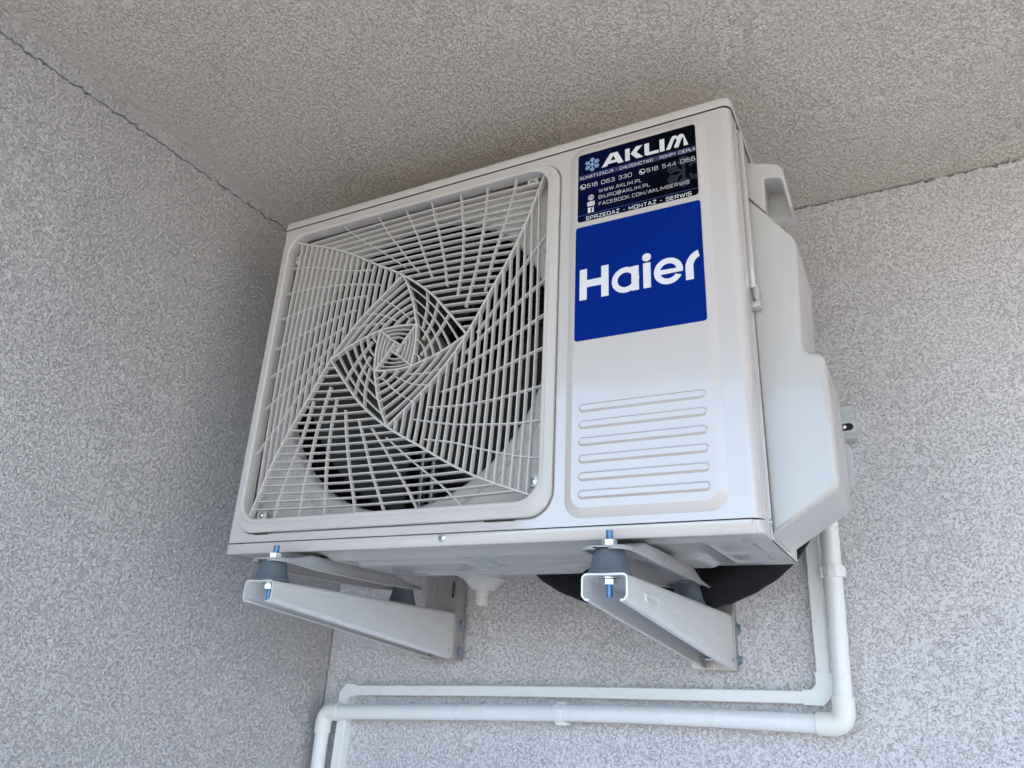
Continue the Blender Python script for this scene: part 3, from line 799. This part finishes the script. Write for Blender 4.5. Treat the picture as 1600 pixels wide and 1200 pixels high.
# white word on the blue sticker
ink = Ink()
zb, zx = .3176, .3545
ink.area([(.5852, zb), (.5958, zb), (.5958, .3362), (.6166, .3362), (.6166, zb), (.6271, zb), (.6271, .3646), (.6166, .3646), (.6166, .3472), (.5958, .3472), (.5958, .3648), (.5852, .3648)])
def cpts(cx, cz, r, a0, a1, k=24): return [(cx + r * math.cos(R(a0 + (a1 - a0) * i / k)), cz + r * math.sin(R(a0 + (a1 - a0) * i / k))) for i in range(k + 1)]
ca = (.6506, .3360)
ink.area(cpts(*ca, .0190, 0, 352, 40), cpts(*ca, .0109, 0, 350, 30)); ink.area([(.6590, .3178), (.6692, .3178), (.6692, .3542), (.6590, .3542)])
ink.area([(.6752, .3178), (.6854, .3178), (.6854, .3550), (.6752, .3550)]); ink.area(cpts(.6803, .3633, .0061, 0, 345, 20))
ce = (.7088, .3366)
ro, ri = .0192, .0110
a_top = math.degrees(math.asin(-.0008 / ro))
P = cpts(*ce, ro, a_top, 340 - 8, 44)                         # outer rim from the bar round to the terminal
ti = math.degrees(math.asin(-.0056 / ri))
Q = [(ce[0] + ri * math.cos(R(360 - 31)), ce[1] - .0057)] + cpts(*ce, ri, 328, 212, 16) + [(ce[0] + ro * math.cos(R(-10)), ce[1] - .0040)]
ink.area(cpts(*ce, ro, 348, -0 + 372, 4)[:0] + cpts(*ce, ro, -11, 333, 48) + [(ce[0] + ri * math.cos(R(327)), ce[1] + ri * math.sin(R(327)))] + cpts(*ce, ri, 326, 201, 16) + [(ce[0] + ro * math.cos(R(-11)) - .0008, ce[1] - .0037)],
         [(ce[0] + ri * math.cos(R(a)), ce[1] + ri * math.sin(R(a))) for a in range(12, 172, 8)])
ink.area([(.7312, .3180), (.7414, .3180), (.7414, .3370), (.7422, .3412), (.7442, .3450), (.7470, .3478), (.7500, .3493), (.7480, .3588), (.7430, .3568), (.7380, .3528), (.7342, .3474), (.7320, .3420), (.7312, .3370)])
ink.done('brand_word', 'print_white', ST2)

# ------------------------------------------------------------------ brackets, dampers
def bracket(x0, x1, yend, dent, label):
    B = thing('wall_bracket', ((x0 + x1) / 2, yend + .03, -.127), label, 'bracket', 'brackets carrying the unit')
    zt = -.0455; y0 = -.050; t = .0022
    g = G()
    def prof(y):
        s = (y - y0) / (yend - y0); zb = -.0745 - s * (.1275 - .0745); r = .006
        o = [(x0 + .009, zb), (x0 + .004, zb + .0005), (x0, zb + .005), (x0, zt - r)] + [(x0 + r - r * math.cos(a), zt - r + r * math.sin(a)) for a in (R(30), R(60), R(90))] + \
            [(x1 - r + r * math.sin(a), zt - r + r * math.cos(a)) for a in (0, R(30), R(60))] + [(x1, zt - r), (x1, zb + .005), (x1 - .004, zb + .0005), (x1 - .009, zb)]
        c = Vector(((x0 + x1) / 2, (zt + zb) / 2))
        i_ = [(x1 - .009, zb + t), (x1 - .005, zb + t), (x1 - t, zb + .006), (x1 - t, zt - r)] + [(x1 - r + (r - t) * math.sin(a), zt - r + (r - t) * math.cos(a)) for a in (R(60), R(30), 0)] + \
             [(x0 + r - (r - t) * math.cos(a), zt - r + (r - t) * math.sin(a)) for a in (R(90), R(60), R(30))] + [(x0 + t, zt - r), (x0 + t, zb + .006), (x0 + .005, zb + t), (x0 + .009, zb + t)]
        return [(p[0], y, p[1]) for p in o + i_]
    ys = [y0 + (yend - y0) * i / 10 for i in range(11)]
    g.loft([prof(y) for y in ys], True, True)
    if dent:   # pressed slot in the right web
        P = rrect(-.050, .000, -.0060, .0060, .0059, 0, 5)
        rr = lambda k, dx: [(x1 + dx, .055 + p[0] * k, -.0660 + p[2] * k - .02 * (p[0] * k)) for p in P]
        g.loft([rr(1., -.0002), rr(.97, .0012), rr(.86, .0018), rr(.80, .0006)], cap1=True)
    g.obj('arm', M['arm'], B, sharp=30)
    # upright channel against the wall
    xa, xb, ya = x0 - .012, x1 + .0035, yend
    yb = ya + .0325
    zt2, zb2 = .030, -.1285
    sl = [(xb - .0095 + .0032 * math.cos(R(a)), -.006 + .0115 * (1 if a < 180 else -1) + .0032 * math.sin(R(a))) for a in range(0, 360, 30)]
    g = plate_y([(xa, zb2), (xb - .002, zb2), (xb - .002, zt2), (xa, zt2)], [sl], ya, ya + .002)
    g.box(xa - .001, xa + .001, ya + .0005, yb, zb2, zt2); g.box(xb - .0022, xb, ya - .0005, yb, zb2 - .0005, zt2, .0006)
    g.box(xa + .020, xa + .0215, ya - .0006, ya + .001, zb2 + .001, zt2 - .001)
    g.obj('wall_channel', M['plate'], B)
    for zz, r in ((-.0660, .0078), (-.1130, .0066)):
        hx = [(r * math.cos(R(60 * i + 12)), r * math.sin(R(60 * i + 12))) for i in range(6)]
        c = (xb, yb - .013 + (.002 if zz > -.1 else -.001), zz); g = G()
        g.lathe([(.0001, 0), (r * 1.25, 0), (r * 1.25, .0009), (.0001, .0009)], c, 'X', 20)
        g.loft([[(c[0] + h, c[1] + u, c[2] + v) for u, v in hx] for h in (.0009, .0050)], False, False)
        g.loft([[(c[0] + .0050, c[1] + u, c[2] + v) for u, v in hx], [(c[0] + .0058, c[1] + u * .8, c[2] + v * .8) for u, v in hx]], cap1=True)
        g.obj('bolt', M['bolt_steel'], B)
    g = G().tube([(x0 - .004, yend - .012, -.1135), (x1 + .002, yend - .012, -.1135)], .0028, 12); g.obj('tie_rod', M['zinc'], B)
    return B
bracket(.1062, .1590, .418, False, 'left aluminium wall bracket arm under the fan side of the unit')
bracket(.6115, .6652, .428, True, 'right aluminium wall bracket arm under the sticker side of the unit')

def damper(x, y, label, front=True):
    T = thing('rubber_mount', (x, y, -.0455), label, 'rubber mount', 'rubber mounts between brackets and unit feet')
    z0, z1 = -.0452, -.0175
    g = G().lathe([(.0001, 0), (.0240, 0), (.0247, .0012), (.0240, .0030), (.0226, .0042), (.0172, z1 - z0 - .002), (.0170, z1 - z0), (.0001, z1 - z0)], (x, y, z0), 'Z', 36)
    g.obj('rubber', M['rubber'], T, sharp=50)
    def thread(z_a, z_b, r=.0044):
        prof = []; z = z_a; n = int((z_b - z_a) / .00125)
        prof.append((.0001, z_a)); prof.append((r * .8, z_a))
        for i in range(n):
            zz = z_a + (i + .5) * (z_b - z_a) / n; prof += [(r * .84, zz - .0003), (r, zz + .0002)]
        prof += [(r * .8, z_b), (.0001, z_b)]
        return G().lathe([(a, b) for a, b in prof], (x, y, 0), 'Z', 16)
    def nut(z, name='nut', washer=True, h=.0066, up=1):
        r = .0086; a0 = 18; g = G()
        hx = lambda k, zz: [(x + r * k * math.cos(R(60 * i + a0)), y + r * k * math.sin(R(60 * i + a0)), zz) for i in range(6)]
        g.loft([hx(.9, z), hx(1, z + .0006), hx(1, z + h - .0006), hx(.9, z + h)], True, True)
        g.obj(name, M['zinc'], T)
    if front:
        thread(-.0145, .0040).obj('bolt_thread', M['blue_zinc'], T, sharp=20)
        G().lathe([(.0001, 0), (.0105, 0), (.0105, .0014), (.0001, .0014)], (x, y, -.0147), 'Z', 24).obj('washer', M['zinc'], T)
        nut(-.0133)
    thread(-.0700, -.0480).obj('bolt_thread', M['blue_zinc'], T, sharp=20)
    G().lathe([(.0001, 0), (.0125, 0), (.0125, .0014), (.0001, .0014)], (x, y, -.0495), 'Z', 24).obj('washer', M['zinc'], T)
    nut(-.0562)
    if not front: G().lathe([(.0001, 0), (.0165, 0), (.0165, .0016), (.0001, .0016)], (x, y, -.0176), 'Z', 24).obj('washer', M['zinc'], T)
damper(.1345, -.030, 'blue-grey rubber mount with bolt at the front end of the left bracket')
damper(.6370, -.030, 'blue-grey rubber mount with bolt at the front end of the right bracket')
damper(.1345, .283, 'dark rubber mount near the wall on the left bracket', False)
damper(.6370, .283, 'dark rubber mount near the wall on the right bracket', False)

# ------------------------------------------------------------------ wall rail, hose
g = G(); pr = [(.459, .2680), (.436, .2680), (.4345, .2665), (.4345, .2600), (.4445, .2445), (.4445, .2250), (.4360, .2215), (.4350, .2140), (.4370, .2125), (.459, .2125)]
g.loft([[(x, y, z + .006) for y, z in pr] for x in (.06, .62, .8730)], True, True)
RL = thing('wall_rail', rv((.46, .45, .21)), 'galvanised slotted rail end on the wall right of the side cover', 'rail')
g.obj('rail', M['rail'], RL, room=True, sharp=25)
P = [(.8625 + .0062 * math.cos(R(a)) + (.0 if -90 <= a <= 90 else -.014), .2348 + .0062 * math.sin(R(a))) for a in list(range(-90, 91, 30)) + list(range(90, 271, 30))]
V, F = fill([[(x, .4442, z + .006) for x, z in P]]); obj('slot', V, F, M['dark'], RL, room=True, smooth=False)
G().lathe([(.0001, 0), (.0040, 0), (.0036, -.002), (.0001, -.0026)], (.8545, .4440, .2410), 'Y', 14).obj('screw', M['zinc'], RL, room=True)
hp = smooth([(.30, .330, .20), (.335, .335, .10), (.385, .34, .035), (.44, .342, .003), (.52, .343, -.0165), (.58, .343, -.0195), (.65, .342, -.013), (.705, .340, .006), (.755, .338, .040), (.79, .335, .095), (.80, .33, .17)], 7)
hose = thing('insulated_hose', (.58, .34, -.05), 'black insulated hose drooping behind the unit near the wall', 'hose')
G().tube([tuple(p) for p in hp], .034, 28, rr=[.034 + .0005 * math.sin(i * 1.7) for i in range(len(hp))]).obj('hose', M['foam'], hose, sharp=80)

# ------------------------------------------------------------------ round pipe with elbows and clips
YP = .427
PT = thing('drain_pipe', rv((.35, .44, -.34)), 'round white plastic pipe with two elbows running below the unit', 'pipe')
hpts = [(-.108, YP, -.2292), (-.0232, YP, -.2240), (.10, YP, -.2175), (.2172, YP, -.2112), (.2868, YP, -.2080), (.38, YP, -.2030), (.4778, YP, -.1992), (.6194, YP, -.1960), (.7484, YP, -.1948), (.786, YP, -.1944)]
def pipe(name, pts, r, mat, parent, n=24, **kw): return G().tube([rv(p) for p in pts], r, n, **kw).obj(name, M[mat], parent)
pipe('pipe_run', hpts, .0130, 'pvc', PT)
pipe('pipe_run', [(.8098, YP, -.168), (.8150, YP, 0), (.8205, YP, .17), (.823, YP, .26)], .0130, 'pvc', PT)
pipe('pipe_run', [(-.1360, YP, -.258), (-.1372, YP, -.34), (-.140, YP, -.60)], .0130, 'pvc', PT)
def elbow(a, c, b, r):
    a, c, b = Vector(a), Vector(c), Vector(b); da = (a - c).normalized(); db = (b - c).normalized(); q = .019
    P = [a, a + (c + da * q - a) * .6, c + da * q]
    for i in range(1, 9):
        t = i / 9; P.append((c + da * q) * (1 - t) ** 2 + c * 2 * t * (1 - t) + (c + db * q) * t * t)
    P += [c + db * q, b + (c + db * q - b) * .4, b]
    e = G().tube([rv(p) for p in P], r, 28); e.obj('pipe_elbow', M['pvc_fit'], PT, sharp=45)
elbow((.7720, YP, -.1946), (.8085, YP, -.1940), (.8095, YP, -.1570), .0156)
elbow((-.1015, YP, -.2288), (-.1355, YP, -.2305), (-.1362, YP, -.2665), .0156)
def clip(c, vertical):
    g = G(); n = 20; w = .0085
    for i in range(1):
        rings = []
        for s_ in (-1, 1):
            for rr_ in ((.0134, .0152) if s_ < 0 else (.0152, .0134)):
                ring = []
                for k in range(n + 1):
                    a = R(-140 + 280 * k / n) - PI / 2
                    u, v = rr_ * math.cos(a), rr_ * math.sin(a)
                    ring.append((c[0] + u, c[1] + v, c[2] + s_ * w) if vertical else (c[0] + s_ * w, c[1] + v, c[2] + u))
                rings.append(ring)
        g.loft(rings + [rings[0]], close=False)
    if vertical:
        g.box(c[0] - .0188, c[0] - .0135, c[1] - .004, c[1] + .022, c[2] - .0098, c[2] + .0098, .0022); g.box(c[0] + .0135, c[0] + .0165, c[1] - .004, c[1] + .022, c[2] - .0075, c[2] + .0075, .001)
        g.box(c[0] - .006, c[0] + .006, c[1] - .0166, c[1] - .0145, c[2] - .0088, c[2] + .0088, .0008)
    else:
        g.box(c[0] - .0098, c[0] + .0098, c[1] - .004, c[1] + .022, c[2] - .0188, c[2] - .0135, .0022); g.box(c[0] - .0075, c[0] + .0075, c[1] - .004, c[1] + .022, c[2] + .0135, c[2] + .0165, .001)
        g.box(c[0] - .0088, c[0] + .0088, c[1] - .0166, c[1] - .0145, c[2] - .006, c[2] + .006, .0008)
    g.obj('pipe_clip', M['pvc'], PT, room=True)
clip((.3709, YP, -.2036), False); clip((.8160, YP, .0138), True)
pipe('clip_stud', [(.3709, YP + .012, -.2036), (.3709, .462, -.2036)], .004, 'pvc', PT)

# ------------------------------------------------------------------ square cable trunking
TK = thing('cable_trunking', rv((.35, .45, -.33)), 'square white cable trunking with chamfered corners, above and inside the round pipe', 'trunking')
def trunk(pts, w, y0, y1, name='trunk_run', r=.0012, mat='pvc'):
    """flat bar of width w in the wall plane along 2D points (x, z)"""
    L, Q = ribbon(pts, w); rings = []
    for a, b in zip(L, Q):
        d = (b - a).normalized() * r
        rings.append([(a.x, y1, a.y), (a.x, y0 + r, a.y), (a.x + d.x, y0, a.y + d.y), (b.x - d.x, y0, b.y - d.y), (b.x, y0 + r, b.y), (b.x, y1, b.y)])
    G().loft(rings, True, True).obj(name, M[mat], TK, room=True, sharp=25)
y0t = .4405
trunk([(-.0900, -.1900), (.08, -.1828), (.2397, -.1762), (.38, -.1716), (.5036, -.1682), (.62, -.1648), (.7196, -.1622), (.7560, -.1614)], .0176, y0t, .4595)
trunk([(.7846, -.1300), (.7858, 0), (.7872, .0578), (.7895, .20)], .0190, y0t, .4595)
trunk([(-.1028, -.2050), (-.1046, -.25), (-.1072, -.3268), (-.117, -.60)], .0215, y0t, .4595)
def tk_elbow(P): plate = G(); q = P; plate = plate_y(q, [], y0t - .0018, .4595); plate.obj('trunk_elbow', M['pvc'], TK, room=True, sharp=20)
tk_elbow([(.7535, -.1515), (.7660, -.1510), (.7735, -.1437), (.7735, -.1262), (.7968, -.1268), (.7968, -.1545), (.7815, -.1712), (.7535, -.1716)][::-1])
tk_elbow([(-.0775, -.1785), (-.0775, -.2000), (-.0860, -.2005), (-.0925, -.2070), (-.0925, -.2230), (-.1155, -.2230), (-.1155, -.1950), (-.1000, -.1785)])
